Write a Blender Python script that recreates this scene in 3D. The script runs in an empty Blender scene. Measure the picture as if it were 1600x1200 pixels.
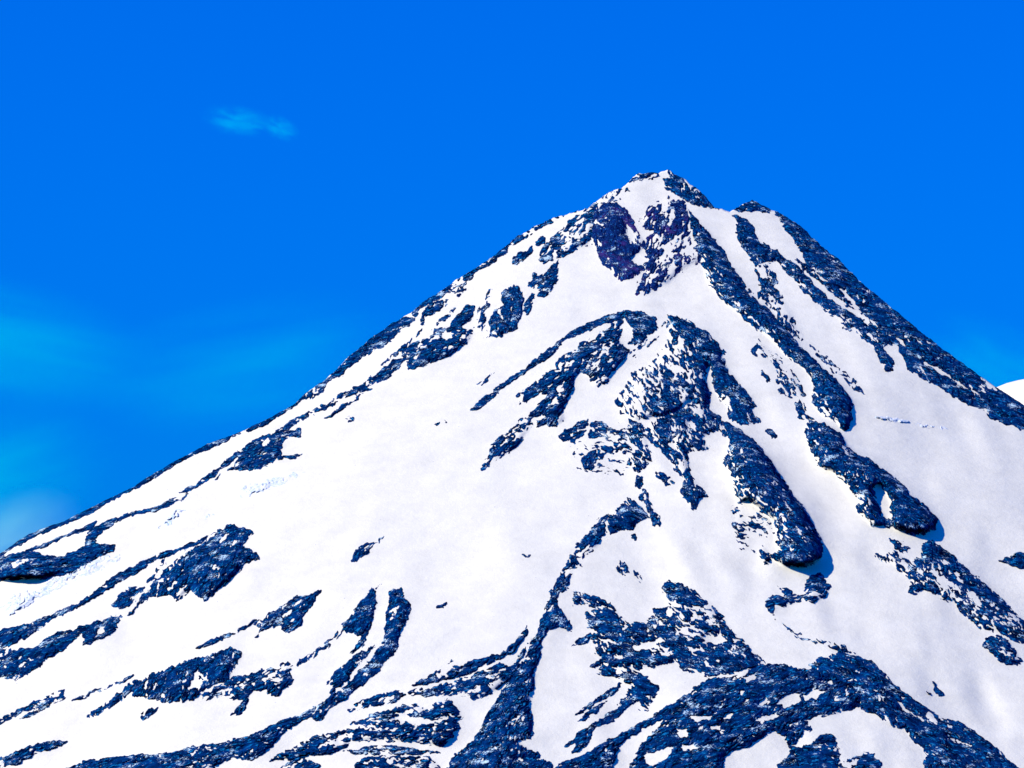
import bpy, math
import numpy as np

# ---------------------------------------------------------------- camera
sc = bpy.context.scene
COL = sc.collection
W, H = 1600, 1200                      # the photograph's frame; 1 unit = 1 metre
F = 6000.0                             # focal length in those pixels (long lens)
PITCH = math.radians(7.5)
CAM_Z = 2.0
cam = bpy.data.cameras.new('camera')
cam.sensor_width = 36.0
cam.lens = 36.0 * F / W
cam.clip_start = 1.0
cam.clip_end = 200000.0
cam_o = bpy.data.objects.new('camera', cam)
cam_o.location = (0, 0, CAM_Z)
cam_o.rotation_euler = (math.radians(90) + PITCH, 0, 0)
COL.objects.link(cam_o)
sc.camera = cam_o

# ---------------------------------------------------------------- light
SUN_FROM = np.array([-0.72, -0.20, 0.62]); SUN_FROM /= np.linalg.norm(SUN_FROM)
el = math.asin(SUN_FROM[2])
az = math.atan2(SUN_FROM[0], SUN_FROM[1])
sun = bpy.data.lights.new('sun', 'SUN')
sun.energy = 4.6
sun.angle = math.radians(0.5)
sun.color = (1.0, 0.92, 0.80)
sun_o = bpy.data.objects.new('sun', sun)
sun_o.rotation_euler = (math.radians(90) - el, 0, -az + math.pi)
COL.objects.link(sun_o)

world = bpy.data.worlds.new('World')
sc.world = world
world.use_nodes = True
nt = world.node_tree
for n in list(nt.nodes):
    nt.nodes.remove(n)
sky = nt.nodes.new('ShaderNodeTexSky')
sky.sky_type = 'NISHITA'
sky.sun_disc = False
sky.sun_elevation = el
sky.sun_rotation = az
sky.altitude = 1500
sky.air_density = 2.0
sky.dust_density = 0.0
sky.ozone_density = 8.0
tint = nt.nodes.new('ShaderNodeMix'); tint.data_type = 'RGBA'; tint.blend_type = 'MULTIPLY'
tint.inputs[0].default_value = 1.0
SKY_TINT = (0.0, 0.42, 1.56, 1)
tint.inputs[7].default_value = SKY_TINT
bg = nt.nodes.new('ShaderNodeBackground')
bg.inputs[1].default_value = 0.10
out = nt.nodes.new('ShaderNodeOutputWorld')
nt.links.new(sky.outputs[0], tint.inputs[6])
nt.links.new(tint.outputs[2], bg.inputs[0])
nt.links.new(bg.outputs[0], out.inputs[0])

sc.view_settings.view_transform = 'Standard'
sc.view_settings.look = 'None'
sc.view_settings.gamma = 1
sc.view_settings.exposure = 0.09
sc.cycles.max_bounces = 4
sc.cycles.diffuse_bounces = 0
sc.cycles.volume_bounces = 1
sc.cycles.volume_max_steps = 128

# ---------------------------------------------------------------- helpers
def pose(px, py, D):
    """the point at horizontal distance D seen in direction (px, py) from the camera"""
    x = (px - W / 2) / F
    y = (H / 2 - py) / F
    cp, sp = math.cos(PITCH), math.sin(PITCH)
    s = D / (cp - y * sp)
    return np.stack([s * x, D + 0 * x, CAM_Z + s * (sp + y * cp)], -1)

def mesh_obj(name, verts, faces, mat, smooth=False):
    me = bpy.data.meshes.new(name)
    verts = np.ascontiguousarray(verts, np.float32)
    faces = np.ascontiguousarray(faces, np.int32)
    n, k = faces.shape
    me.vertices.add(len(verts)); me.vertices.foreach_set('co', verts.ravel())
    me.loops.add(n * k); me.loops.foreach_set('vertex_index', faces.ravel())
    me.polygons.add(n)
    me.polygons.foreach_set('loop_start', np.arange(0, n * k, k, dtype=np.int32))
    me.polygons.foreach_set('use_smooth', np.full(n, smooth, bool))
    me.update(calc_edges=True)
    me.materials.append(mat)
    o = bpy.data.objects.new(name, me)
    COL.objects.link(o)
    return o

def grid_faces(nr, nc):
    i = np.arange((nr - 1) * nc).reshape(nr - 1, nc)[:, :-1]
    return np.stack([i, i + nc, i + nc + 1, i + 1], -1).reshape(-1, 4)

def hash_lattice(seed, n=256):
    return np.random.RandomState(seed).rand(n, n).astype(np.float32)

def vnoise(x, y, seed):
    L = hash_lattice(seed); n = 256
    xi = np.floor(x).astype(int); yi = np.floor(y).astype(int)
    fx = (x - xi).astype(np.float32); fy = (y - yi).astype(np.float32)
    fx = fx * fx * (3 - 2 * fx); fy = fy * fy * (3 - 2 * fy)
    a = L[yi % n, xi % n]; b = L[yi % n, (xi + 1) % n]
    c = L[(yi + 1) % n, xi % n]; d = L[(yi + 1) % n, (xi + 1) % n]
    return (a * (1 - fx) + b * fx) * (1 - fy) + (c * (1 - fx) + d * fx) * fy

def fbm(x, y, seed, scales, weights, ang=0.0, aniso=1.0, ridged=False):
    a = math.radians(ang)
    t = 0; ws = 0
    for k, (s, w) in enumerate(zip(scales, weights)):
        aa = a + 0.25 * (k % 3 - 1)
        u = (x * math.cos(aa) + y * math.sin(aa)) / (s * aniso) + 17.3 * k
        v = (-x * math.sin(aa) + y * math.cos(aa)) / s + 5.7 * k
        n = vnoise(u + 1000, v + 1000, seed + k)
        if ridged:
            n = 1 - abs(2 * n - 1)
        t = t + w * n; ws += w
    return t / ws

def uniformise(n):
    s = np.sort(n[::7, ::7].ravel())
    return np.searchsorted(s, n).astype(np.float32) / len(s)

def blur(a, s):
    r = int(3 * s) + 1
    k = np.exp(-0.5 * (np.arange(-r, r + 1) / s) ** 2); k /= k.sum()
    for ax in (0, 1):
        p = np.pad(a, [(r, r) if i == ax else (0, 0) for i in (0, 1)], mode='edge')
        o = np.zeros_like(a)
        for i, w in enumerate(k):
            o += w * (p[i:i + a.shape[0]] if ax == 0 else p[:, i:i + a.shape[1]])
        a = o
    return a

def smooth01(t):
    t = np.clip(t, 0, 1)
    return t * t * (3 - 2 * t)

def poly_sdf(pts, X, Y):
    """positive inside"""
    P = np.array(pts, float)
    d2 = np.full(X.shape, 1e12); inside = np.zeros(X.shape, bool)
    for i in range(len(P)):
        ax, ay = P[i]; bx, by = P[(i + 1) % len(P)]
        ex, ey = bx - ax, by - ay
        wx, wy = X - ax, Y - ay
        t = np.clip((wx * ex + wy * ey) / max(ex * ex + ey * ey, 1e-9), 0, 1)
        d2 = np.minimum(d2, (wx - t * ex) ** 2 + (wy - t * ey) ** 2)
        if ay != by:
            c = ((ay > Y) != (by > Y)) & (X < ex * (Y - ay) / ey + ax)
            inside ^= c
    d = np.sqrt(d2)
    return np.where(inside, d, -d)

def P(s):
    v = [float(t) for t in s.replace(',', ' ').split()]
    return list(zip(v[0::2], v[1::2]))

# ---------------------------------------------------------------- materials
def new_mat(name):
    m = bpy.data.materials.new(name); m.use_nodes = True
    t = m.node_tree
    b = t.nodes['Principled BSDF']
    return m, t, b

def noise_node(t, scale, detail=4, rough=0.6, dist=0.0, ang=None, stretch=2.6):
    g = t.nodes.new('ShaderNodeNewGeometry')
    n = t.nodes.new('ShaderNodeTexNoise')
    n.inputs['Scale'].default_value = scale
    n.inputs['Detail'].default_value = detail
    n.inputs['Roughness'].default_value = rough
    n.inputs['Distortion'].default_value = dist
    src = g.outputs['Position']
    if ang is not None:                 # drawn out along the rock's own grain
        ro = t.nodes.new('ShaderNodeVectorRotate'); ro.rotation_type = 'Y_AXIS'
        ro.inputs['Angle'].default_value = -math.radians(ang)
        sc_ = t.nodes.new('ShaderNodeVectorMath'); sc_.operation = 'MULTIPLY'
        sc_.inputs[1].default_value = (1 / stretch, 0.6, 1)
        t.links.new(src, ro.inputs['Vector']); t.links.new(ro.outputs[0], sc_.inputs[0])
        src = sc_.outputs[0]
    t.links.new(src, n.inputs['Vector'])
    return n

def ramp_node(t, src, stops):
    r = t.nodes.new('ShaderNodeValToRGB')
    e = r.color_ramp.elements
    while len(e) < len(stops):
        e.new(0.5)
    for q, (p, c) in zip(e, stops):
        q.position = p; q.color = (*c, 1)
    t.links.new(src, r.inputs[0])
    return r

def snow_material():
    m, t, b = new_mat('snow')
    n = noise_node(t, 0.012, 6, 0.65)
    r = ramp_node(t, n.outputs[0], [(0.3, (0.82, 0.80, 0.62)), (0.7, (0.92, 0.90, 0.70))])
    ns = noise_node(t, 0.10, 3, 0.6)
    rs = ramp_node(t, ns.outputs[0], [(0.735, (0, 0, 0)), (0.765, (1, 1, 1))])
    mg = t.nodes.new('ShaderNodeMix'); mg.data_type = 'RGBA'
    t.links.new(rs.outputs[0], mg.inputs[0]); t.links.new(r.outputs[0], mg.inputs[6])
    mg.inputs[7].default_value = (0.30, 0.32, 0.36, 1)
    t.links.new(mg.outputs[2], b.inputs['Base Color'])
    b.inputs['Roughness'].default_value = 0.7
    b.inputs['Specular IOR Level'].default_value = 0.15
    n2 = noise_node(t, 0.035, 9, 0.72)
    bp = t.nodes.new('ShaderNodeBump')
    bp.inputs['Strength'].default_value = 0.34
    bp.inputs['Distance'].default_value = 8.0
    t.links.new(n2.outputs[0], bp.inputs['Height'])
    t.links.new(bp.outputs[0], b.inputs['Normal'])
    return m

def rock_material(name, dark, mid, dust, amount, purple=False, white=0.546, ang=None):
    """bare lava with rime and wind-blown snow caught in its cracks"""
    m, t, b = new_mat(name)
    n = noise_node(t, 0.045, 8, 0.7, 0, ang)
    r = ramp_node(t, n.outputs[0], [(0.40, dark), (0.66, mid)])
    colour = r.outputs[0]
    b.inputs['Specular IOR Level'].default_value = 0.0
    if purple:
        n3 = noise_node(t, 0.016, 6, 0.7, 0.5, ang)
        r3 = ramp_node(t, n3.outputs[0], [(0.52, (0, 0, 0)), (0.66, (1, 1, 1))])
        mx = t.nodes.new('ShaderNodeMix'); mx.data_type = 'RGBA'
        t.links.new(r3.outputs[0], mx.inputs[0])
        t.links.new(colour, mx.inputs[6])
        mx.inputs[7].default_value = (0.05, 0.025, 0.15, 1)
        colour = mx.outputs[2]
    n2 = noise_node(t, 0.13, 6, 0.7, 0.4, ang)
    r2 = ramp_node(t, n2.outputs[0], [(amount, (0, 0, 0)), (amount + 0.07, (1, 1, 1))])
    mx = t.nodes.new('ShaderNodeMix'); mx.data_type = 'RGBA'
    t.links.new(r2.outputs[0], mx.inputs[0])
    t.links.new(colour, mx.inputs[6])
    mx.inputs[7].default_value = (*dust, 1)
    t.links.new(mx.outputs[2], b.inputs['Base Color'])
    b.inputs['Roughness'].default_value = 0.9
    n4 = noise_node(t, 0.20, 5, 0.75, 0.3, ang)
    n5 = noise_node(t, 0.02, 3, 0.5)
    ad = t.nodes.new('ShaderNodeMath'); ad.operation = 'MULTIPLY_ADD'
    ad.inputs[1].default_value = 0.9
    t.links.new(n5.outputs[0], ad.inputs[0]); t.links.new(n4.outputs[0], ad.inputs[2])
    hf = t.nodes.new('ShaderNodeMath'); hf.operation = 'MULTIPLY'; hf.inputs[1].default_value = 0.5
    t.links.new(ad.outputs[0], hf.inputs[0])
    r4 = ramp_node(t, hf.outputs[0], [(white, (0, 0, 0)), (white + 0.03, (1, 1, 1))])
    mw = t.nodes.new('ShaderNodeMix'); mw.data_type = 'RGBA'
    t.links.new(r4.outputs[0], mw.inputs[0])
    t.links.new(mx.outputs[2], mw.inputs[6])
    mw.inputs[7].default_value = (0.50, 0.70, 0.74, 1)
    t.links.new(mw.outputs[2], b.inputs['Base Color'])
    return m

SNOW = snow_material()
_RM = {}
def ROCK(ang):
    a = 30 * round(ang / 30)
    if a not in _RM:
        _RM[a] = rock_material('lava_rock', (0.0002, 0.003, 0.024), (0.001, 0.042, 0.185), (0.006, 0.19, 0.42), 0.555, ang=a)
    return _RM[a]
PURPLE = rock_material('iron_stained_rock', (0.002, 0.008, 0.055), (0.004, 0.030, 0.16), (0.02, 0.17, 0.42), 0.57, True, 0.55, ang=75)
ICE = rock_material('glacier_ice', (0.50, 0.64, 0.68), (0.78, 0.82, 0.78), (0.88, 0.88, 0.80), 0.48)

# ---------------------------------------------------------------- the rocks: outline on the mountain face, cover, grain, height
ROCKS = []
def rock(name, label, cov, ang, hgt, fea, pts, holes=(), mat=None):
    ROCKS.append(dict(name=name, label=label, cov=cov * (0.94 if cov < 0.93 else 1), ang=ang, h=hgt, f=fea, pts=P(pts), holes=[P(x) for x in holes], mat=mat or ROCK(ang)))

rock('rock_outcrop', 'small snow-dusted rocks on the left lip of the summit', 0.78, -30, 4, 5, '985,282 1000,266 1020,266 1028,268 1028,276 1015,281 1000,283 990,291 975,301 965,303', [])
rock('rock_outcrop', 'dark craggy block forming the right side of the summit', 0.92, 45, 8, 4, '1038,264 1050,262 1068,275 1088,290 1103,303 1122,325 1105,325 1090,321 1075,313 1065,306 1050,299 1040,291 1038,281 1048,279 1047,273', [])
rock('rock_ridge', 'thin jagged rock crest leading up left of the summit snowfield', 0.85, -30, 4, 4, '905,333 930,312 945,300 970,290 985,283 983,298 975,311 965,313 940,319 925,328', [])
rock('rock_cliff', 'purple-stained cliff face hanging below the summit snowfield', 0.985, 70, 12, 4, '925,327 945,317 965,317 973,325 985,335 990,350 1000,365 1006,380 1000,392 993,400 985,407 997,412 1007,420 995,430 972,440 962,430 947,415 940,400 935,387 927,380 925,367', ['976,345 983,352 992,370 988,378 980,368'], PURPLE)
rock('rock_cliff', 'dark blue cliff band running left from the purple cliff', 0.9, -40, 9, 4, '842,405 847,390 862,370 895,340 917,332 930,325 926,372 917,383 900,390 880,402 850,410', [])
rock('boulder', 'dark rounded rock on the snow left of the summit cliff band', 0.95, -40, 4, 3, '802,412 803,403 810,396 820,394 830,384 832,391 824,400 815,410 805,415', [])
rock('boulder', 'small rock between the skyline and the summit cliff band', 0.9, -30, 3, 3, '836,380 845,371 854,371 850,380 840,384', [])
rock('rock_outcrop', 'speckled broken rock right of the purple cliff under the summit', 0.72, -55, 7, 6, '1000,345 1012,322 1040,306 1070,316 1082,345 1095,375 1102,400 1085,412 1062,425 1045,442 1020,455 1000,464 988,468 998,445 1008,425 1012,405 1008,385 1018,365', [], PURPLE)
rock('rock_outcrop', 'greenish rock streaks below the left end of the cliff band', 0.8, -50, 5, 5, '869,406 869,440 850,463 836,458 826,444 835,428 850,430 860,420', [])
rock('rock_outcrop', 'twin-fluted dark rock block low on the upper left snowfield', 0.9, 85, 9, 4, '785,457 797,449 812,449 815,467 813,492 807,511 782,525 757,528 762,510 775,487 787,477', ['797,462 801,462 801,500 798,505'])
rock('rock_outcrop', 'small rock beside the twin-fluted block on its right', 0.75, -60, 4, 4, '818,486 822,470 830,461 838,463 835,474 825,489', [])
rock('rock_outcrop', 'scattered rock strip left of the twin-fluted block', 0.58, -55, 4, 5, '760,458 775,446 770,470 757,487 758,505 747,519 738,515 743,497 752,480 757,465', [])
rock('rock_outcrop', 'smooth dark slab just above the broad cliff of the upper left flank', 0.95, -35, 6, 3, '700,512 710,497 732,477 741,479 738,500 725,508 705,514', [])
rock('rock_cliff', 'broad dark cliff edged with snow on the upper left flank', 0.88, -30, 11, 4, '630,545 645,535 672,527 677,515 697,510 725,512 738,515 736,530 722,541 707,551 702,556 690,561 660,571 640,577 636,566 629,557', ['690,520 705,518 705,530 695,536'])
rock('rock_ridge', 'thin greenish rock rib pointing down towards the left ridge', 0.7, -40, 3, 3, '596,571 620,550 640,533 655,513 662,506 653,523 640,538 617,556', [])
rock('rock_ridge', 'fine line of rocks climbing above the broad cliff', 0.55, -40, 2, 3, '652,531 672,512 690,497 714,479 702,494 680,510 662,526', [])
rock('rock_outcrop', 'dark rock clump below the upper left skyline', 0.78, -45, 5, 4, '655,512 660,495 665,482 677,472 700,470 699,480 685,488 672,503 660,507', [])
rock('rock_ridge', 'dark rocky skyline of the middle left ridge', 0.95, -38, 5, 4, '455,640 470,608 505,590 527,570 547,548 570,531 582,521 605,505 627,495 647,498 640,508 622,517 610,531 597,541 580,551 565,559 550,567 532,588 522,587 510,601 505,613 490,621 475,625', [])
rock('rock_ridge', 'broken rocks along the upper left skyline', 0.82, -35, 4, 4, '643,482 665,465 685,453 702,441 712,433 735,419 772,395 800,371 812,366 795,390 775,406 757,416 745,423 740,432 729,440 728,452 715,463 705,456 697,461 680,469 660,479 648,493', [])
rock('rock_ridge', 'thin dark rocks fringing the skyline left of the summit cliff band', 0.75, -30, 3, 3, '800,371 832,350 870,333 905,326 900,331 870,345 840,358 822,370 800,384', [])
rock('rock_ridge', 'long thin dark rib below the skyline on the left flank', 0.92, -30, 5, 3.5, '460,657 485,640 520,622 560,602 592,580 620,562 636,560 619,579 605,591 585,598 572,604 583,608 560,616 540,621 522,632 485,650 467,661 460,666', [])
rock('rock_ridge', 'short rock streak just under the long thin left rib', 0.68, -30, 2, 3, '505,655 522,640 547,627 574,611 560,623 535,638 515,651', [])
rock('rock_ridge', 'narrow dark line of rock along the lower left skyline', 0.985, -30, 3, 2.5, '-14,862 0,860 45,830 65,822 100,810 135,792 175,772 210,755 225,745 275,715 310,697 322,690 350,680 375,670 425,647 465,625 462,635 430,655 375,681 345,693 322,704 308,707 275,725 225,757 180,779 140,803 100,820 65,832 48,840 0,869 -14,872', [])
rock('rock_cliff', 'dark wedge of rock hanging under the left ridge rib', 0.96, -35, 9, 3.5, '372,716 380,702 390,692 425,675 463,654 466,663 450,669 441,676 470,671 469,681 451,679 441,691 436,711 430,719 407,733 385,735 357,734', [])
rock('rock_ridge', 'thin dark rib trailing down left from the hanging wedge', 0.95, -35, 4, 3, '281,769 310,752 335,735 357,717 381,700 377,711 360,723 337,741 308,761 290,770', [])
rock('rock_outcrop', 'tiny rock tick below the trailing rib', 0.85, -40, 2, 2.5, '333,750 345,739 350,736 344,745', [])
rock('rock_ridge', 'curved dark rock lip by the snow hollow right of the wedge', 0.85, -10, 2, 2.5, '430,711 450,714 472,708 461,717 437,719', [])
rock('rock_ridge', 'thin rock line crossing the snow to the big left cliff', 1.0, -25, 3, 2.5, '160,819 195,804 235,794 250,791 265,781 295,771 287,781 262,791 245,798 195,808 165,824', [])
rock('rock_cliff', 'big dark cliff band at the left frame edge', 0.99, -15, 38, 3, '-14,875 0,872 42,862 75,867 90,871 102,868 120,861 132,853 136,838 143,826 162,817 190,806 165,829 151,838 148,847 160,853 180,851 176,862 155,873 125,886 110,896 75,903 0,908 -14,909', [])
rock('rock_ridge', 'hairline rock edge above the big left cliff band', 1.0, -25, 2, 2, '40,862 90,840 135,821 150,816 146,824 110,836 70,853 45,865', [])
rock('rock_cliff', 'fan of fluted dark rock spreading from a pointed top on the left slope', 0.95, -58, 8, 4, '360,819 377,824 396,831 386,843 379,853 400,865 403,873 382,879 372,894 352,913 330,930 318,938 310,931 297,920 278,938 265,931 252,932 240,931 207,952 201,961 222,933 250,900 262,884 282,870 315,850 332,837 345,826', [])
rock('rock_ridge', 'long sinuous dark rib running left from the fluted fan', 0.97, -30, 7, 3, '345,825 320,839 275,859 250,866 215,881 170,906 140,931 122,944 95,952 65,966 32,980 0,986 -14,990 -14,1012 0,1009 12,1011 30,1001 52,991 68,983 72,974 95,963 108,954 125,949 150,930 165,923 200,901 215,894 250,873 275,865 320,846', [])
rock('rock_outcrop', 'hooked dark rock below the sinuous left rib', 0.95, -45, 6, 3, '171,948 185,930 207,914 226,918 220,926 204,932 216,938 200,947 187,950', [])
rock('rock_outcrop', 'narrow dark rock between the sinuous rib and the fluted fan', 0.9, -55, 5, 3, '226,911 242,895 245,882 260,871 264,878 255,893 238,908', [])
rock('rock_cliff', 'mottled dark cliff with snow pockets below the sinuous rib', 0.95, -30, 7, 4, '-14,1016 0,1014 25,1017 55,1012 72,1000 95,987 120,982 140,975 170,964 189,962 181,975 179,987 160,999 140,1008 129,1006 132,996 125,988 110,1003 95,1018 75,1029 48,1051 25,1061 0,1059 -14,1059', ['155,980 165,976 160,988 150,994'])
rock('rock_ridge', 'pencil-thin rock streak up to the small diamond outcrop', 0.93, -28, 2, 2.5, '306,1014 332,998 362,989 402,969 375,988 345,1001 320,1010', [])
rock('rock_outcrop', 'small diamond-shaped dark outcrop in the lower left snow', 0.93, -38, 7, 4, '395,976 417,960 445,947 462,932 480,929 500,923 486,945 473,960 471,975 455,988 442,986 440,976 425,983 407,987 399,997 405,981', [])
rock('rock_cliff', 'long dark cliff with snow chutes in the lower left', 0.93, -70, 7, 4, '138,1121 150,1110 171,1093 208,1067 235,1055 262,1045 305,1030 350,1015 362,1012 378,1020 375,1032 363,1045 359,1062 340,1066 322,1076 305,1091 285,1097 258,1097 240,1093 210,1088 203,1084 185,1098 165,1108 150,1117', ['298,1070 308,1045 314,1055 306,1072 292,1080', '240,1075 246,1062 244,1078'])
rock('rock_outcrop', 'jagged dark rock shelf right below the long lower left cliff', 0.92, -30, 6, 4, '316,1086 335,1072 357,1062 377,1057 402,1050 430,1040 453,1031 459,1040 451,1055 461,1066 445,1076 435,1086 420,1087 415,1076 397,1078 382,1091 365,1093 352,1086 330,1091 316,1094', [])
rock('rock_ridge', 'dotted rock line linking the jagged shelf with the split rock pair', 0.5, -38, 2, 3.5, '453,1041 480,1024 505,1009 532,985 542,978 527,1002 500,1019 470,1040', [])
rock('boulder', 'small speckled rock in the snow under the long lower left cliff', 0.8, -45, 3, 3, '216,1129 221,1113 235,1108 248,1105 236,1118 223,1129', [])
rock('boulder', 'little rock heap below the jagged shelf', 0.75, -45, 3, 3, '360,1116 372,1104 387,1090 381,1108 376,1116', [])
rock('rock_outcrop', 'left pointed half of the split rock pair in the lower middle left', 0.95, -55, 9, 4, '535,976 557,947 575,930 582,920 597,912 587,924 588,942 586,957 578,976 571,996 568,1008 556,1018 549,1023 555,1005 563,995 555,987 541,986', [])
rock('rock_ridge', 'right half of the split rock pair curving into a long dark tail', 0.96, -50, 7, 3.5, '611,925 628,918 632,937 640,945 637,967 628,983 622,1000 618,1018 603,1033 591,1051 570,1066 552,1076 540,1091 520,1101 505,1121 492,1127 484,1120 492,1107 520,1085 535,1075 550,1060 570,1040 585,1022 598,1010 601,985 604,960 608,940', [])
rock('rock_outcrop', 'speckled slope of rock under the left half of the split pair', 0.9, -48, 6, 4, '508,1070 527,1047 550,1027 580,1010 586,1008 573,1026 551,1051 533,1071 517,1084 520,1071', [])
rock('rock_ridge', 'long dark rib descending to the bottom edge in the lower left', 0.95, -25, 7, 3.5, '494,1103 470,1116 445,1126 427,1131 412,1141 382,1151 345,1159 320,1164 284,1172 240,1180 192,1182 140,1189 95,1203 90,1216 320,1216 340,1196 365,1183 392,1188 420,1173 445,1141 467,1128 492,1117', ['345,1205 350,1190 365,1186 375,1190 362,1205'])
rock('rock_ridge', 'slim rock streak pointing left above the lobed lava apron', 0.72, -25, 4, 3.5, '530,1118 555,1100 580,1090 620,1079 634,1085 621,1095 590,1101 560,1108', [])
rock('rock_ridge', 'upper of two thin curved rock bands joining the central dark spur', 0.88, -25, 5, 3.5, '640,1072 682,1050 712,1040 760,1030 792,1015 810,1000 823,980 823,991 816,1001 801,1018 780,1029 755,1040 725,1054 695,1062 667,1068', [])
rock('rock_ridge', 'lower of two thin curved rock bands joining the central dark spur', 0.88, -20, 6, 3.5, '636,1080 707,1065 750,1050 782,1036 791,1040 776,1050 801,1042 816,1020 824,1006 812,1035 797,1058 776,1078 740,1091 705,1084 640,1088', [])
rock('rock_ridge', 'massive dark spur widening down to the bottom centre', 0.97, -60, 7, 4, '873,903 878,895 888,905 885,919 873,925 868,942 876,955 891,972 892,986 875,978 858,983 848,1000 843,1025 836,1042 836,1070 826,1100 831,1117 833,1150 810,1160 825,1170 843,1177 836,1185 805,1187 850,1187 862,1195 864,1216 685,1216 695,1200 712,1180 745,1155 760,1120 772,1100 800,1055 820,1032 826,1010 842,982 855,945 862,927', [])
rock('rock_outcrop', 'lobed apron of lava rock left of the dark spur', 0.9, -15, 9, 4, '558,1128 590,1115 620,1105 650,1100 670,1112 680,1097 701,1093 711,1105 724,1120 712,1126 718,1137 708,1153 690,1166 670,1167 642,1159 600,1156 545,1159 540,1166 520,1176 480,1179 460,1186 423,1187 450,1172 495,1152 540,1135', ['616,1123 640,1118 665,1123 702,1122 680,1129 655,1135 635,1129', '525,1152 540,1147 542,1152 530,1157'])
rock('rock_ridge', 'thin lava ledge directly below the lobed apron', 0.9, 5, 4, 3, '538,1175 582,1165 620,1165 652,1170 692,1177 665,1180 570,1178', [])
rock('rock_outcrop', 'rock ledge at the bottom edge below the lobed apron', 0.9, 5, 5, 3, '555,1192 572,1181 670,1182 682,1192 692,1205 640,1216 558,1216', [])
rock('rock_outcrop', 'dark rock tongue at the bottom edge right of the long lower rib', 0.85, -25, 4, 3, '420,1214 445,1191 480,1181 484,1187 500,1195 480,1216', [])
rock('rock_outcrop', 'dark knob at the top of the curved rock chain in the middle', 0.9, 40, 8, 4, '981,776 990,781 1013,807 997,813 985,828 970,823 955,833 951,817 949,802 967,791', [])
rock('rock_outcrop', 'speckled middle link of the curved rock chain', 0.86, -50, 6, 4.5, '931,820 943,814 948,830 936,836 938,850 925,861 910,871 896,866 901,850 915,836 940,808 955,800 950,812', [])
rock('rock_outcrop', 'lower link of the curved rock chain above the dark spur', 0.86, -60, 6, 4, '876,885 900,874 913,885 898,890 893,900 883,910 888,920 871,926 868,943 859,937 859,925 875,907 890,868 900,868', [])
rock('rock_outcrop', "thin string of rocks ending in a blob right of the chain's knob", 0.8, 60, 5, 4, '996,744 1003,746 1003,760 1013,775 1021,795 1031,805 1031,821 1020,821 1016,807 1009,787 999,780 1004,770 994,757', [])
rock('rock_outcrop', 'little arc of rocks under the central scatter', 0.76, 35, 4, 4, '1010,737 1035,736 1051,747 1057,763 1047,761 1041,757 1034,748 1022,743', [])
rock('rock_outcrop', 'fine slanted rock flecks alone in the central snow basin', 0.62, 55, 2, 4, '963,886 972,873 986,892 1004,897 1001,912 990,901 975,902', [])
rock('boulder', "single rock just below the chain's knob", 0.95, 30, 2, 3, '984,835 992,835 996,845 990,845', [])
rock('lava_flow', 'long lava tongue with a steep dark nose in the centre right', 0.93, 50, 29, 4, '1128,657 1150,667 1175,687 1200,715 1225,755 1255,795 1277,835 1285,850 1284,870 1270,881 1255,886 1225,883 1205,874 1193,884 1183,860 1190,852 1205,868 1220,858 1210,845 1215,825 1210,812 1190,797 1170,782 1155,787 1147,762 1142,740 1130,725 1135,705 1140,695 1137,680', [])
rock('boulder_field', 'sparse stones on the snow left of the long lava tongue', 0.3, 20, 2, 6, '1145,783 1170,783 1205,808 1212,850 1185,862 1155,858 1146,830', [])
rock('rock_outcrop', 'hooked rock band below the nose of the long lava tongue', 0.86, -20, 7, 4, '1213,914 1232,919 1240,927 1257,930 1261,905 1282,898 1301,917 1289,931 1270,942 1250,938 1227,947 1212,953 1210,967 1199,951 1199,932 1210,931 1225,927', [])
rock('rock_ridge', 'slender dark rib on the snow left of the central dome', 0.985, -36, 5, 3, '734,642 750,625 775,607 812,580 850,552 885,526 912,507 947,493 977,486 966,498 940,508 912,518 882,536 850,561 812,586 782,611 762,628 745,641', [])
rock('lava_flow', 'speckled left half of the central dome', 0.9, -40, 10, 4.5, '974,489 965,500 932,525 905,540 875,562 860,580 830,602 809,619 811,633 830,622 845,612 856,618 836,640 811,656 825,659 845,646 865,653 881,636 886,620 898,608 895,590 905,580 925,590 925,606 946,601 961,580 976,562 981,548 968,535 970,510 976,497', [])
rock('lava_flow', 'tapering rock tongue below the left half of the dome', 0.84, -48, 9, 4, '826,656 810,660 790,675 775,690 757,717 753,732 765,726 782,713 805,701 815,686 826,672 836,660 865,645 881,640 884,655 870,666 850,661 840,669', [])
rock('rock_cliff', 'dark crown on top of the central dome', 0.97, 40, 7, 4, '974,487 1000,488 1023,497 1028,512 1016,520 1000,535 982,538 990,525 986,508 976,497', [])
rock('rock_outcrop', 'fine rock stripes on the snow strip across the dome', 0.5, -45, 2, 4, '983,554 1007,532 1032,506 1054,495 1038,515 1012,541 992,559', [])
rock('lava_flow', 'broad dark right half of the central dome with a long right tail', 0.915, 62, 12, 4.5, '1044,493 1057,495 1082,506 1110,524 1131,550 1126,560 1141,580 1161,605 1181,632 1173,640 1186,660 1162,663 1140,653 1137,635 1122,622 1117,600 1114,580 1105,568 1103,590 1109,615 1106,636 1095,636 1080,626 1060,641 1035,651 1010,653 990,656 970,646 964,623 975,606 992,580 1020,564 1030,550 1047,530 1041,508', [])
rock('rock_outcrop', 'pointed rock at the left tip of the scatter below the dome', 0.88, -35, 5, 4, '876,681 905,656 920,654 911,677 898,691 881,696', [])
rock('rock_outcrop', "short rock bar right of the scatter's pointed tip", 0.82, 15, 4, 4, '921,664 940,658 957,671 971,669 971,678 952,678 937,671 922,672', [])
rock('boulder', 'oval dark rock under the short rock bar', 0.97, 10, 2, 3, '919,678 929,672 939,680 932,685 922,684', [])
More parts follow.
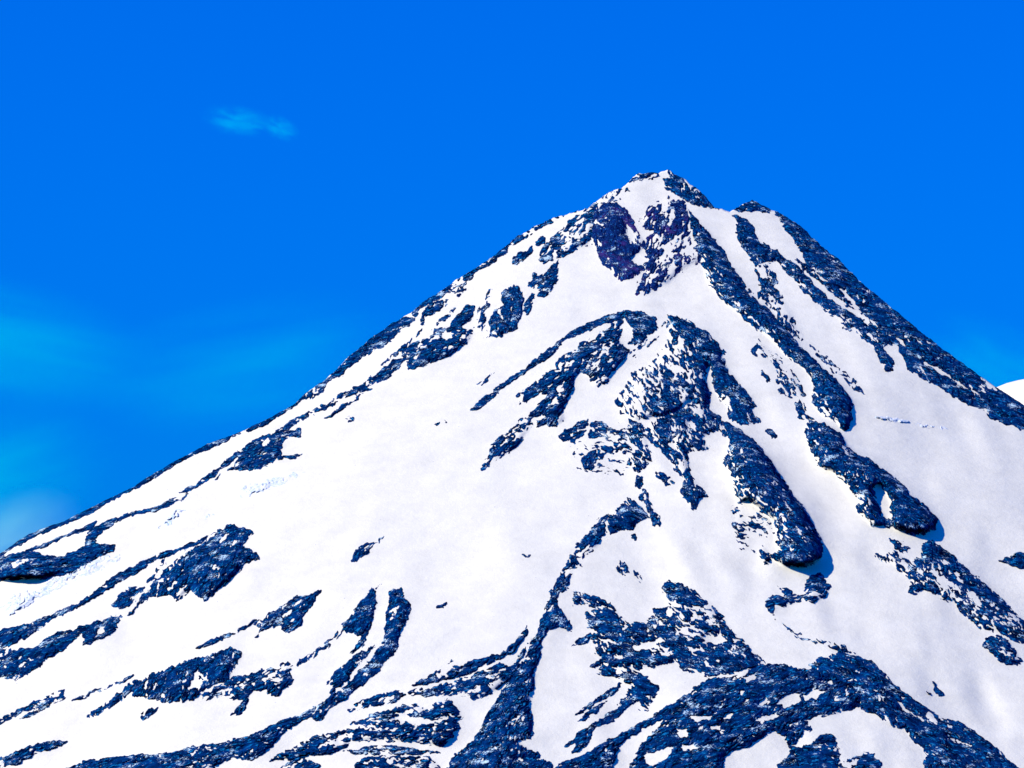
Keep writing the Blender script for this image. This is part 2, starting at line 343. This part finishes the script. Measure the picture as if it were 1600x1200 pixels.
rock('rock_outcrop', 'arched rock in the snow in the middle of the scatter', 0.72, 10, 4, 4, '941,703 960,691 983,694 987,708 962,711 950,706', [])
rock('rock_outcrop', 'stubby rock hanging below the pointed tip of the scatter', 0.82, -60, 4, 4, '909,716 930,701 932,717 923,733 915,731', [])
rock('rock_outcrop', 'ring-shaped rock at the lower middle of the scatter', 0.82, 50, 6, 4, '981,654 1000,659 1013,680 1016,702 1019,720 998,737 979,726 986,711 1000,700 981,682', [])
rock('boulder_field', 'sprinkling of small stones around the scatter below the dome', 0.22, 10, 1, 6, '885,700 920,690 945,650 985,650 980,690 992,720 985,745 940,738 905,730', [])
rock('lava_flow', 'netted broken rock slope below the dome ending in a dark foot', 0.84, 55, 8, 5, '1018,660 1032,655 1050,645 1075,631 1100,632 1121,652 1136,670 1136,681 1112,673 1096,686 1108,700 1098,708 1073,703 1078,725 1081,742 1095,760 1109,776 1097,778 1084,797 1070,784 1064,770 1070,750 1055,735 1042,715 1032,700 1015,690 1008,670', ['1040,690 1052,688 1058,700 1046,702', '1075,660 1090,655 1090,668 1078,670'])
rock('rock_ridge', 'great dark ridge running from the summit down the right side', 0.93, 48, 19, 4, '1075,325 1090,345 1110,365 1130,395 1150,430 1168,458 1195,482 1225,510 1250,540 1275,565 1300,587 1322,612 1333,632 1333,650 1326,668 1318,673 1310,661 1287,651 1269,629 1274,602 1260,580 1228,554 1203,528 1180,513 1155,491 1130,469 1112,449 1102,430 1097,405 1087,375 1077,350', [])
rock('rock_ridge', 'streaked rock spur beside the great right ridge', 0.7, 55, 4, 4, '1186,441 1203,438 1222,463 1239,493 1253,530 1223,508 1203,481 1183,471', [])
rock('rock_ridge', 'tiny thin streak above the streaked right spur', 0.65, 55, 2, 3, '1148,431 1160,438 1176,458 1165,460', [])
rock('rock_ridge', "sharp thin rock line on the snow right of the great ridge's foot", 0.62, 42, 2, 3, '1265,538 1290,556 1341,599 1350,616 1317,598 1283,561', [])
rock('rock_ridge', 'second dark ridge right of the summit, with a dangling tip', 0.93, 45, 9, 4, '1146,336 1165,344 1176,357 1184,377 1217,396 1250,419 1283,456 1310,479 1330,489 1357,512 1375,522 1400,524 1404,538 1388,538 1378,543 1398,562 1394,576 1384,580 1376,563 1362,541 1340,521 1317,511 1290,484 1263,461 1237,434 1217,411 1197,408 1180,414 1169,400 1159,385 1150,365', [])
rock('rock_outcrop', 'loose speckled rocks under the second right ridge', 0.4, 60, 2, 5, '1178,408 1202,408 1215,442 1190,444', [])
rock('rock_ridge', 'dark rocky skyline of the right flank', 0.97, 40, 8, 3.5, '1216,322 1250,344 1283,374 1307,394 1337,424 1383,464 1437,508 1483,545 1550,592 1614,632 1614,657 1590,651 1560,641 1520,612 1500,601 1470,576 1440,561 1420,546 1407,528 1390,511 1357,488 1337,474 1320,453 1300,446 1277,426 1260,408 1253,394 1240,374 1227,361 1221,346', [])
rock('rock_ridge', 'smooth dark band below the right skyline by the frame edge', 0.98, 38, 8, 3, '1404,537 1437,563 1480,590 1510,609 1540,622 1560,637 1614,657 1614,667 1592,671 1585,669 1550,654 1535,641 1500,626 1487,618 1460,601 1450,594 1420,576 1412,562', [])
rock('rock_ridge', 'middle rock streak between the right skyline and second ridge', 0.82, 42, 5, 4, '1242,405 1283,426 1310,452 1337,479 1363,492 1383,506 1404,527 1390,534 1357,511 1330,484 1300,456 1270,434 1250,418', [])
rock('rock_outcrop', 'snow-dusted rock tip of the lesser summit', 0.75, 20, 3, 4, '1145,326 1160,314 1174,304 1192,314 1222,330 1220,338 1200,332 1183,328 1165,331', [])
rock('lava_flow', 'striped lava tongue with a dark nose lowest of the great ridge', 0.93, 45, 25, 4, '1261,656 1282,660 1310,678 1332,705 1370,728 1400,750 1425,775 1450,797 1464,812 1462,824 1440,835 1420,833 1397,825 1380,820 1365,821 1352,811 1340,798 1337,780 1322,757 1307,740 1295,735 1277,727 1266,702 1259,675', ['1364,763 1377,757 1391,785 1396,807 1384,810 1369,790'])
rock('rock_outcrop', 'loose rocks between the great right ridge and the striped tongue', 0.66, 50, 3, 4, '1240,620 1262,634 1270,655 1250,654', [])
rock('rock_outcrop', 'broken rock net on the snow left of the great right ridge', 0.78, 50, 5, 4.5, '1184,530 1200,544 1218,555 1226,575 1241,582 1252,600 1257,622 1235,621 1225,606 1211,596 1214,580 1204,560 1190,558 1171,551', [])
rock('rock_outcrop', 'small slanting rock below the broken net', 0.8, 50, 3, 3, '1190,578 1201,591 1209,601 1196,599', [])
rock('boulder', 'small dark rock at the foot of the broken net', 0.95, 30, 3, 3, '1212,611 1220,607 1230,619 1221,617', [])
rock('boulder', "small stones between the dome's tail and the striped tongue", 0.8, 40, 2, 3, '1195,673 1204,669 1214,685 1206,684', [])
rock('rock_outcrop', 'dark patch right under the nose of the striped tongue', 0.88, 35, 4, 4, '1388,842 1407,844 1421,855 1418,863 1400,858', [])
rock('rock_ridge', 'streaky rock rib falling to the right frame edge', 0.82, 40, 9, 4.5, '1366,865 1378,870 1390,864 1400,862 1420,875 1440,870 1445,850 1452,844 1470,854 1490,869 1515,894 1545,919 1570,939 1592,964 1600,974 1614,985 1614,1006 1590,1003 1570,991 1555,986 1535,981 1515,966 1500,951 1490,941 1475,938 1465,926 1440,921 1430,931 1419,926 1425,905 1410,895 1395,885 1380,880', [])
rock('boulder', 'large dark boulder-like block below the streaky right rib', 0.94, 35, 8, 3.5, '1537,1008 1540,997 1557,991 1576,1000 1591,1025 1598,1030 1591,1041 1562,1033 1545,1016', [])
rock('rock_outcrop', 'dark rock cut by the right frame edge above the streaky rib', 0.92, 20, 7, 3.5, '1564,876 1590,865 1614,867 1614,892 1590,886 1577,881', [])
rock('lava_flow', 'sprawling dark lava field with snow pockets at the lower right', 0.97, -28, 5, 4, '860,1201 875,1192 910,1179 960,1152 1025,1117 1065,1091 1085,1071 1120,1055 1165,1044 1190,1039 1218,1036 1240,1044 1265,1044 1300,1059 1330,1057 1346,1075 1346,1106 1312,1108 1305,1116 1280,1119 1262,1126 1268,1141 1250,1139 1225,1151 1210,1141 1195,1151 1170,1166 1145,1171 1130,1181 1125,1201 1090,1216 980,1216 985,1196 1000,1166 1037,1126 1020,1130 985,1150 970,1165 950,1205 940,1216 860,1216', ['1052,1145 1074,1135 1074,1151 1062,1154', '1083,1142 1100,1131 1099,1143', '1078,1119 1090,1118 1114,1117 1109,1126 1085,1127', '1106,1133 1130,1133 1126,1141 1110,1141', '1126,1118 1146,1112 1144,1123 1128,1125', '1006,1180 1054,1166 1047,1180 1030,1194 1010,1192', '1061,1165 1086,1160 1089,1169 1065,1174', '1183,1098 1195,1088 1204,1098 1190,1104', '1217,1097 1240,1080 1252,1084 1250,1101 1225,1109', '1179,1123 1210,1115 1214,1120 1190,1130', '1249,1085 1270,1075 1288,1081 1276,1091 1255,1093', '1163,1060 1180,1051 1184,1060 1168,1069', '1118,1057 1160,1045 1152,1057 1130,1060', '1288,1067 1300,1062 1302,1069'])
rock('rock_ridge', 'long dark ridge slanting to the bottom right corner', 0.95, 38, 7, 4, '1266,1038 1290,1025 1310,1018 1340,1024 1360,1034 1385,1059 1410,1079 1440,1104 1465,1119 1490,1126 1505,1129 1525,1146 1550,1164 1575,1189 1608,1216 1450,1216 1443,1191 1450,1178 1440,1166 1425,1156 1415,1143 1395,1134 1370,1119 1345,1106 1340,1079 1320,1063 1300,1061 1280,1056 1270,1046', ['1395,1090 1430,1115 1450,1128 1440,1130 1415,1112', '1480,1150 1500,1158 1525,1165 1515,1168 1490,1160'])
rock('rock_ridge', 'fine dark edge curving to the bottom right ridge', 0.62, 30, 2, 3, '1221,973 1245,989 1275,999 1305,1006 1342,1020 1362,1034 1340,1028 1305,1016 1275,1005 1245,995', [])
rock('rock_outcrop', 'squat dark rock at the bottom edge right of the lava field', 0.95, 10, 4, 4, '1232,1165 1250,1168 1267,1162 1278,1150 1300,1147 1311,1172 1309,1190 1302,1216 1223,1216 1214,1196 1232,1180', [])
rock('rock_outcrop', 'speckled rock at the bottom edge beside the squat dark rock', 0.72, 10, 4, 4, '1308,1192 1330,1186 1350,1177 1366,1179 1377,1195 1372,1216 1303,1216', ['1320,1190 1345,1184 1340,1196 1322,1198'])
rock('rock_outcrop', 'thin crooked rock arm above the squat dark rock', 0.76, -60, 4, 4, '1231,1166 1229,1150 1237,1134 1256,1138 1248,1153 1239,1166', [])
rock('boulder', 'slim upright rock alone on the lower right snow', 0.95, 60, 3, 3, '1457,1064 1465,1073 1475,1085 1467,1086 1460,1077', [])
rock('boulder', 'tiny stone left of the slim upright rock on the lower right snow', 0.85, 30, 2, 3, '1442,1077 1450,1077 1455,1087 1446,1083', [])
rock('lava_flow', 'wide speckled triangle of broken rock in the lower centre right', 0.9, 28, 6, 5, '895,925 932,935 960,947 972,965 985,975 1010,972 1020,955 1045,947 1048,935 1035,922 1047,909 1070,914 1087,924 1120,954 1140,981 1170,1011 1198,1040 1195,1050 1162,1045 1125,1056 1100,1053 1070,1048 1055,1033 1042,1036 1020,1043 1000,1046 985,1043 1010,1060 1026,1075 1023,1085 1011,1108 997,1106 1005,1090 985,1101 966,1101 990,1072 970,1066 957,1056 936,1051 942,1036 925,1041 945,1026 929,1018 937,1006 921,1001 932,986 920,981 917,957 932,951 917,946 896,946', ['985,1010 1005,1000 1025,1004 1010,1016 992,1018', '1100,995 1125,990 1135,1000 1115,1008', '960,1022 972,1020 975,1030 964,1032'])
rock('rock_ridge', 'thin rock finger reaching down left from the speckled triangle', 0.88, -38, 3, 3, '899,1117 925,1099 960,1074 974,1066 966,1079 935,1098 910,1114', [])
rock('rock_ridge', 'short lower finger of rock below the speckled triangle', 0.85, -35, 2, 3, '902,1129 915,1114 947,1096 931,1113 910,1127', [])
rock('rock_ridge', 'longest dark finger of rock ending in a fork below the triangle', 0.93, -38, 4, 3, '881,1167 905,1145 930,1129 950,1114 970,1104 987,1097 966,1119 945,1131 925,1146 913,1167 895,1175 904,1160', [])
rock('rock_outcrop', 'tiny rock flake left of the speckled triangle', 0.9, -30, 2, 3, '888,1010 905,997 927,991 916,1003 900,1008', [])
rock('rock_outcrop', 'small lone rock in the wide left snowfield', 0.88, -40, 4, 3, '549,877 557,855 575,849 592,847 581,856 570,869 556,878', [])
rock('rock_outcrop', 'line of pebbly stones trailing up right of the lone snowfield rock', 0.6, -45, 1, 2.5, '580,853 592,843 600,838 595,848', [])
rock('boulder', 'small dark stone in the middle of the wide snowfield', 0.97, 20, 2, 2.5, '813,867 820,862 829,866 824,872', [])
rock('boulder', 'flat little stone low in the wide snowfield', 0.97, -20, 2, 2.5, '682,948 690,943 699,941 691,949', [])
rock('boulder', 'small stones beside the curved rock band in the lower middle', 0.9, -40, 1, 2.5, '699,1038 706,1031 711,1031 704,1039', [])
rock('rock_ridge', 'narrow dark rib at the left edge below the mottled cliff', 0.82, -28, 4, 3, '-14,1131 13,1116 44,1103 59,1092 99,1078 98,1087 72,1103 52,1107 28,1116 9,1127 -14,1139', [])
rock('rock_ridge', 'hairline streak under the narrow left edge rib', 0.8, -28, 1, 2, '31,1122 60,1107 101,1090 70,1108 45,1120', [])
rock('rock_ridge', 'slim detached rock streak left of the long lower cliff', 0.85, -25, 4, 3, '112,1095 136,1083 160,1075 210,1056 184,1070 160,1081 131,1092', [])
rock('rock_ridge', 'solid dark lens of rock in the bottom left corner', 0.97, -25, 5, 3, '-14,1188 26,1175 57,1162 83,1158 104,1158 99,1164 77,1171 52,1182 26,1193 -14,1204', [])
rock('ice_cliff', 'jumbled pale ice under the big left cliff band', 0.55, -28, 5, 6, '-14,962 0,948 20,932 60,915 100,896 150,874 185,868 190,875 150,892 110,908 70,928 30,955 -14,975', [], ICE)
rock('ice_cliff', 'bluish cracked ice step on the upper left snowfield', 0.62, -30, 3, 5, '366,785 374,765 390,756 410,754 440,747 475,738 430,757 400,770 385,775', [], ICE)
rock('ice_cliff', 'small bluish ice crack near the thin rock line', 0.75, -35, 2, 4, '246,826 262,811 275,798 294,799 281,810 265,819', [], ICE)
rock('ice_cliff', 'tiny bluish ice crack below the cracked ice step', 0.8, -35, 2, 3, '317,815 324,802 338,801 331,814', [], ICE)
rock('rock_ridge', 'faint streak of grit on the snow below the short rock streak', 0.35, -12, 1, 3, '523,659 545,651 568,649 560,656 535,662', [])
rock('rock_ridge', "faint dotted grit line left of the dome's slender rib", 0.38, -30, 1, 3, '678,664 695,656 712,650 700,660 683,667', [])
rock('rock_ridge', "faint dotted grit line above the dome's slender rib", 0.38, -30, 1, 3, '743,602 757,593 772,584 762,596 748,605', [])
rock('ice_cliff', 'thin bluish crevasse line on the right snow basin', 0.8, 10, 2, 3, '1368,652 1390,653 1420,658 1455,665 1482,672 1450,668 1415,662 1385,657', [], ICE)

# ---------------------------------------------------------------- the mountain's face as a field
SKY_X = [-900, -300, 0, 45, 65, 100, 135, 175, 210, 225, 275, 310, 322, 350, 375, 425, 460, 475, 505, 527, 547, 570, 582, 605, 625, 645, 665, 685, 702, 712, 735, 772, 800, 832, 870,
         920, 940, 970, 990, 1000, 1025, 1047, 1065, 1085, 1100, 1117, 1140, 1150, 1175, 1190, 1200, 1220, 1250, 1283, 1307, 1337, 1383, 1437, 1483, 1550, 1600, 2200, 2900]
SKY_Y = [1385, 1035, 865, 835, 827, 815, 797, 777, 760, 750, 720, 702, 695, 685, 675, 652, 632, 616, 596, 576, 554, 537, 527, 511, 499, 486, 470, 458, 446, 438, 424, 400, 376, 356, 339,
         325, 307, 295, 277, 271, 270, 267, 277, 292, 305, 325, 330, 325, 312, 320, 326, 334, 353, 383, 403, 433, 473, 517, 553, 600, 633, 1010, 1430]

def skyline(px):
    s = np.interp(px, SKY_X, SKY_Y)
    j = (vnoise(px / 9.0 + 50, 0 * px + 3.3, 71) - 0.5) * 3.2 + (vnoise(px / 3.1 + 50, 0 * px + 8.3, 72) - 0.5) * 2.2
    amp = np.interp(px, [0, 470, 560, 700, 900, 1300, 1500, 1600], [0.35, 0.4, 1.0, 0.6, 1.2, 1.1, 0.6, 0.4])
    return s + j * amp

def base_depth(px, py):
    y = (H / 2 - py) / F
    te = (math.sin(PITCH) + y * math.cos(PITCH)) / (math.cos(PITCH) - y * math.sin(PITCH))
    D = 6255.0 / (0.60 - te)
    w = np.where(px < 1030, (py - 270) * 1.72 + 90, (py - 270) * 1.60 + 110)
    w = np.maximum(w, 60)
    u = np.clip(np.abs(px - 1030) / w, 0, 0.985)
    lat = 0.54 * w * 2.2 * (1 - np.sqrt(1 - u * u))
    return D + lat

M = 2.2 * 1.55                           # metres of depth per photo pixel of relief
X0, X1, Y0, Y1 = -14, 1614, 250, 1216
gx = np.arange(X0, X1 + 1); gy = np.arange(Y0, Y1 + 1)
GX, GY = np.meshgrid(gx.astype(np.float32), gy.astype(np.float32))

UN = {}
def grain(ang):
    ang = 15.0 * round(ang / 15.0)
    if ang not in UN:
        n = fbm(GX + 1.6 * warpx, GY + 1.6 * warpy, 11 + int(ang) % 50, [30, 14, 7, 3.8, 2.3, 1.7], [0.48, 0.7, 0.8, 0.9, 0.9, 0.75], ang, 2.4)
        UN[ang] = (uniformise(n), fbm(GX, GY, 301, [34, 15, 6, 2.6], [1.0, 0.7, 0.4, 0.25], ang, 3.0, ridged=True))
    return UN[ang]

best = np.zeros(GX.shape, np.float32)
owner = np.full(GX.shape, -1, np.int32)
R = np.full(GX.shape, -1.0, np.float32)
mound = np.zeros(GX.shape, np.float32)
crag = np.zeros(GX.shape, np.float32)
warpx = (fbm(GX, GY, 401, [18, 7, 3], [1, .7, .5]) - 0.5) * 6.5
warpy = (fbm(GX, GY, 431, [18, 7, 3], [1, .7, .5]) - 0.5) * 6.5
patchy = (fbm(GX, GY, 471, [70, 28], [1, .8], 20, 1.3) - 0.5) * 0.55
for k, r in enumerate(ROCKS):
    xs = [p[0] for p in r['pts']]; ys = [p[1] for p in r['pts']]
    mg = 16
    a0, a1 = max(int(min(xs)) - mg - X0, 0), min(int(max(xs)) + mg - X0, GX.shape[1])
    b0, b1 = max(int(min(ys)) - mg - Y0, 0), min(int(max(ys)) + mg - Y0, GX.shape[0])
    sl = (slice(b0, b1), slice(a0, a1))
    wx, wy = GX[sl] + warpx[sl], GY[sl] + warpy[sl]
    s = poly_sdf(r['pts'], wx, wy)
    for hp in r['holes']:
        s = np.minimum(s, -poly_sdf(hp, wx, wy))
    f = r['f']
    c = r['cov'] * (1 + patchy[sl] * min(1.0, 6 * (1 - r['cov']))) * smooth01((s + 0.95 * f) / (1.4 * f))
    if r['h'] >= 9 and r['ang'] > 30:                     # lee (right) side of flows: shade painted as denser dark rock, plus wind scour
        ins = (s > 0).astype(np.float32)
        uu = np.cumsum(ins, 1) / np.maximum(ins.sum(1, keepdims=True), 1)
        c = np.minimum(c * (1 + 0.42 * (uu - 0.40)), 1.0)
    U = grain(r['ang'])[0][sl]
    rr = c - U * np.where(c > 0, 1, 1) 
    rr = np.where(c < 0.004, -1.0, rr)
    win = c > best[sl]
    best[sl] = np.where(win, c, best[sl])
    owner[sl] = np.where(win, k, owner[sl])
    R[sl] = np.where(win, rr, R[sl])
    crag[sl] = np.where(win, grain(r['ang'])[1][sl], crag[sl])
    hh = r['h'] * smooth01((s - 0.5) / 7.0)
    if r['label'].startswith('big dark cliff band at'):
        hh = hh * (1 - 0.9 * smooth01((GX[sl] - 20) / 90))          # juts out most at its left end
    mound[sl] = np.maximum(mound[sl], hh)

# relief: lobes rise gently from upper left and break off steeply to the lower right
mk = (mound > 0).astype(np.float32)
rowf = np.zeros_like(mound); acc = mound[:, 0].copy()
dec = math.exp(-1 / 22.0)
for i in range(mound.shape[1]):
    acc = acc * dec + mound[:, i] * (1 - dec); rowf[:, i] = acc
colf = np.zeros_like(mound); acc = np.zeros(mound.shape[1], np.float32)
for j in range(mound.shape[0]):
    acc = acc * dec + mound[j] * (1 - dec); colf[j] = acc
soft = np.clip(mound / 6.0, 0, 1)
lobes = 0.85 * blur((0.55 * rowf + 0.45 * colf) * soft, 2.2)
swell = blur(mound, 24.0) * 0.6 + blur(mound, 10.0) * 0.3
gully = (fbm(GX, GY, 201, [150, 70, 30], [1, .5, .22], 50, 1.8) - 0.5) * 34
gully_l = (fbm(GX, GY, 231, [150, 70, 30], [1, .5, .22], -40, 1.8) - 0.5) * 30
mixr = smooth01((GX - 700) / 400)
relief = lobes + swell + gully_l * (1 - mixr) + gully * mixr
SNOWD = base_depth(GX, GY) - M * relief          # depth of the snow surface

up = smooth01(R / 0.45)
hrock = 2.4 * np.clip(R, -0.3, 0.5) + 7.0 * (crag - 0.5) * up

def sample(A, px, py):
    fx = np.clip(px - X0, 0, A.shape[1] - 1.001); fy = np.clip(py - Y0, 0, A.shape[0] - 1.001)
    i = fx.astype(int); j = fy.astype(int); u = fx - i; v = fy - j
    return (A[j, i] * (1 - u) + A[j, i + 1] * u) * (1 - v) + (A[j + 1, i] * (1 - u) + A[j + 1, i + 1] * u) * v

# ---------------------------------------------------------------- mountain of snow: front, skyline, and the far side
cols = np.concatenate([np.arange(-900, -20, 20.0), np.arange(-20, 1620, 2.0), np.arange(1620, 2900, 20.0)])
NR = 460
tt = np.linspace(0, 1, NR)
tt = np.concatenate([tt])
PX, TT = np.meshgrid(cols, tt)
ps = skyline(cols)[None, :]
bottom = 1405.0
PY = ps + TT * np.maximum(bottom - ps, 4)
rel = sample(relief, PX, PY)
D = base_depth(PX, PY) - M * rel
front = pose(PX, PY, D)
top = front[0]
rows = [front]
back = []
for dd in (4000, 3000, 2200, 1500, 1000, 600, 300, 120, 40, 10):
    b = top.copy()
    b[:, 1] += dd
    b[:, 2] = np.maximum(top[:, 2] - 0.62 * dd - 3, -30)
    back.append(b)
allv = np.concatenate([np.array(back), front], 0)
nr, nc = allv.shape[:2]
mt = mesh_obj('mountain', allv.reshape(-1, 3), grid_faces(nr, nc)[:, ::1], SNOW, True)
mt['kind'] = 'structure'
mt['label'] = 'steep snow-covered volcano rising to a rocky summit'

# ---------------------------------------------------------------- rock meshes
PSK = skyline(gx.astype(float))[None, :]
PYc = np.maximum(GY, PSK + 0.01)
lift = np.maximum(hrock, -1.0)
ROCKP = pose(GX, PYc - 0.28 * lift, sample(SNOWD, GX, PYc) - M * 0.8 * hrock)
nr, nc = GX.shape
valid = (GY[:-1] >= PSK - 1.0)[:, :-1] & (GY[1:] > PSK + 0.02)[:, :-1] & (GY[1:] > PSK + 0.02)[:, 1:]
own = owner[:-1, :-1]
o4 = np.stack([owner[:-1, :-1], owner[1:, :-1], owner[1:, 1:], owner[:-1, 1:]], 0)
own = o4.max(0)
r4 = np.maximum.reduce([R[:-1, :-1], R[1:, :-1], R[1:, 1:], R[:-1, 1:]])
keep = valid & (own >= 0) & (r4 > 0.0)
# one more ring round what shows, so that every rock goes down into the snow
kk = keep.copy()
kk[1:] |= keep[:-1]; kk[:-1] |= keep[1:]; kk[:, 1:] |= keep[:, :-1]; kk[:, :-1] |= keep[:, 1:]
keep = kk & valid & (own >= 0)
idx = np.arange(nr * nc).reshape(nr, nc)
quad = np.stack([idx[:-1, :-1], idx[1:, :-1], idx[1:, 1:], idx[:-1, 1:]], -1)
flat = ROCKP.reshape(-1, 3)
for k, r in enumerate(ROCKS):
    q = quad[keep & (own == k)]
    if len(q) == 0:
        print('EMPTY', r['label']); continue
    u, inv = np.unique(q, return_inverse=True)
    o = mesh_obj(r['name'], flat[u], inv.reshape(-1, 4), r['mat'])
    o['label'] = r['label']
    o['category'] = {'boulder': 'boulder', 'boulder_field': 'stones', 'ice_cliff': 'ice', 'rock_ridge': 'rock ridge', 'rock_cliff': 'cliff', 'lava_flow': 'lava flow'}.get(r['name'], 'rock')
    o['group'] = {'boulder': 'boulders lying on the snow', 'ice_cliff': 'broken ice and crevasses in the snow'}.get(r['name'], 'bare rocks on the snowy mountain')

# ---------------------------------------------------------------- ground and the far shoulder
g = []
xs = np.linspace(-60000, 60000, 41); ys = np.linspace(-8000, 110000, 41)
GXX, GYY = np.meshgrid(xs, ys)
gr = mesh_obj('ground', np.stack([GXX, GYY, 0 * GXX], -1).reshape(-1, 3), grid_faces(41, 41)[:, ::-1], SNOW, True)
gr['kind'] = 'structure'

hx = np.linspace(1300, 3300, 260); hy = np.linspace(-1, 1, 120)
HX, HV = np.meshgrid(hx, hy)
top_py = np.interp(HX, [1300, 1480, 1550, 1570, 1585, 1600, 1640, 1700, 1900, 2400, 3300], [800, 640, 602, 594, 590, 587, 580, 578, 640, 900, 1390])
crest = pose(HX, top_py, 18500 + 0 * HX)
zz = crest[..., 2] * np.sqrt(np.clip(1 - np.abs(HV) ** 1.6, 0, 1)) - 20
zz += (fbm(HX, HV * 300, 601, [120, 50, 20], [1, .5, .3]) - 0.5) * 120 * np.abs(HV)
hl = mesh_obj('hill', np.stack([crest[..., 0], 18500 + HV * 2600, zz], -1).reshape(-1, 3), grid_faces(120, 260)[:, ::-1], SNOW, True)
hl['kind'] = 'structure'
hl['label'] = 'distant snowy shoulder behind the right flank of the volcano'

# ---------------------------------------------------------------- clouds: soft volumes far behind the mountain
def cloud_material(name, colour, density, scale, lo, hi, aniso_stretch):
    m = bpy.data.materials.new(name); m.use_nodes = True
    t = m.node_tree
    for n in list(t.nodes):
        t.nodes.remove(n)
    o = t.nodes.new('ShaderNodeOutputMaterial')
    v = t.nodes.new('ShaderNodeVolumePrincipled')
    v.inputs['Color'].default_value = (*colour, 1)
    v.inputs['Anisotropy'].default_value = 0.0
    tc = t.nodes.new('ShaderNodeTexCoord')
    ln = t.nodes.new('ShaderNodeVectorMath'); ln.operation = 'LENGTH'
    t.links.new(tc.outputs['Object'], ln.inputs[0])
    fall = t.nodes.new('ShaderNodeMapRange'); fall.interpolation_type = 'SMOOTHSTEP'
    fall.inputs[1].default_value = 1.0; fall.inputs[2].default_value = 0.1
    t.links.new(ln.outputs['Value'], fall.inputs[0])
    mp = t.nodes.new('ShaderNodeMapping'); mp.inputs['Scale'].default_value = aniso_stretch
    t.links.new(tc.outputs['Object'], mp.inputs[0])
    n = t.nodes.new('ShaderNodeTexNoise')
    n.inputs['Scale'].default_value = scale; n.inputs['Detail'].default_value = 4
    t.links.new(mp.outputs[0], n.inputs['Vector'])
    mr = t.nodes.new('ShaderNodeMapRange'); mr.interpolation_type = 'SMOOTHSTEP'
    mr.inputs[1].default_value = lo; mr.inputs[2].default_value = hi
    t.links.new(n.outputs[0], mr.inputs[0])
    a = t.nodes.new('ShaderNodeMath'); a.operation = 'MULTIPLY'
    t.links.new(fall.outputs[0], a.inputs[0]); t.links.new(mr.outputs[0], a.inputs[1])
    b = t.nodes.new('ShaderNodeMath'); b.operation = 'MULTIPLY'; b.inputs[1].default_value = density
    t.links.new(a.outputs[0], b.inputs[0])
    t.links.new(b.outputs[0], v.inputs['Density'])
    t.links.new(v.outputs[0], o.inputs['Volume'])
    return m

def cloud(px, py, D, rx, ry, depth, mat, label, tilt=0.0):
    """an ellipsoid of vapour: rx, ry are its radii in metres seen from the front"""
    c = pose(np.array(px, float), np.array(py, float), D)
    nu, nv = 32, 16
    v = []
    for j in range(nv + 1):
        th = math.pi * j / nv
        for i in range(nu):
            ph = 2 * math.pi * i / nu
            v.append((math.sin(th) * math.cos(ph), math.sin(th) * math.sin(ph), math.cos(th)))
    f = [(j * nu + i, (j + 1) * nu + i, (j + 1) * nu + (i + 1) % nu, j * nu + (i + 1) % nu) for j in range(nv) for i in range(nu)]
    o = mesh_obj('cloud', np.array(v), np.array(f), mat, True)
    o.location = c; o.scale = (rx, depth, ry); o.rotation_euler = (0, tilt, 0)
    o['label'] = label; o['category'] = 'cloud'; o['group'] = 'thin clouds in the sky'
    return o

PUFF = cloud_material('cloud_puff', (0.0, 0.78, 0.92), 0.0027, 2.3, 0.36, 0.68, (1, 1, 1))
VEIL = cloud_material('cloud_veil', (0.0, 0.95, 0.78), 0.00034, 1.5, 0.25, 0.80, (0.7, 1, 2.2))
LOW = cloud_material('cloud_low', (0.40, 0.95, 0.85), 0.0006, 1.5, 0.2, 0.7, (1, 1, 1.3))
K = 24000 / F
cloud(372, 189, 24000, 66 * K, 19 * K, 480, PUFF, 'small wispy cloud puff, the longer one of the pair in the upper left sky', 0.1)
cloud(438, 200, 24000, 36 * K, 16 * K, 400, PUFF, 'small curled cloud puff, right of the longer puff in the sky', 0.25)
K = 32000 / F
cloud(-40, 525, 32000, 360 * K, 110 * K, 2200, VEIL, 'broad pale cyan cloud bank above the left flank by the frame edge', 0.2)
cloud(390, 570, 32000, 300 * K, 130 * K, 1000, VEIL, 'faint cyan cloud veil close over the middle of the left ridge', -0.15)
cloud(-50, 760, 32000, 270 * K, 140 * K, 2000, VEIL, 'pale cyan cloud behind the lower left ridge, above the greyish low one', -0.3)
cloud(0, 850, 27000, 130 * K, 60 * K, 1100, LOW, 'greyish low cloud behind the very bottom of the left ridge', -0.5)
cloud(1570, 575, 32000, 160 * K, 65 * K, 1500, VEIL, 'faint cyan cloud low behind the right ridge by the distant shoulder', 0.5)
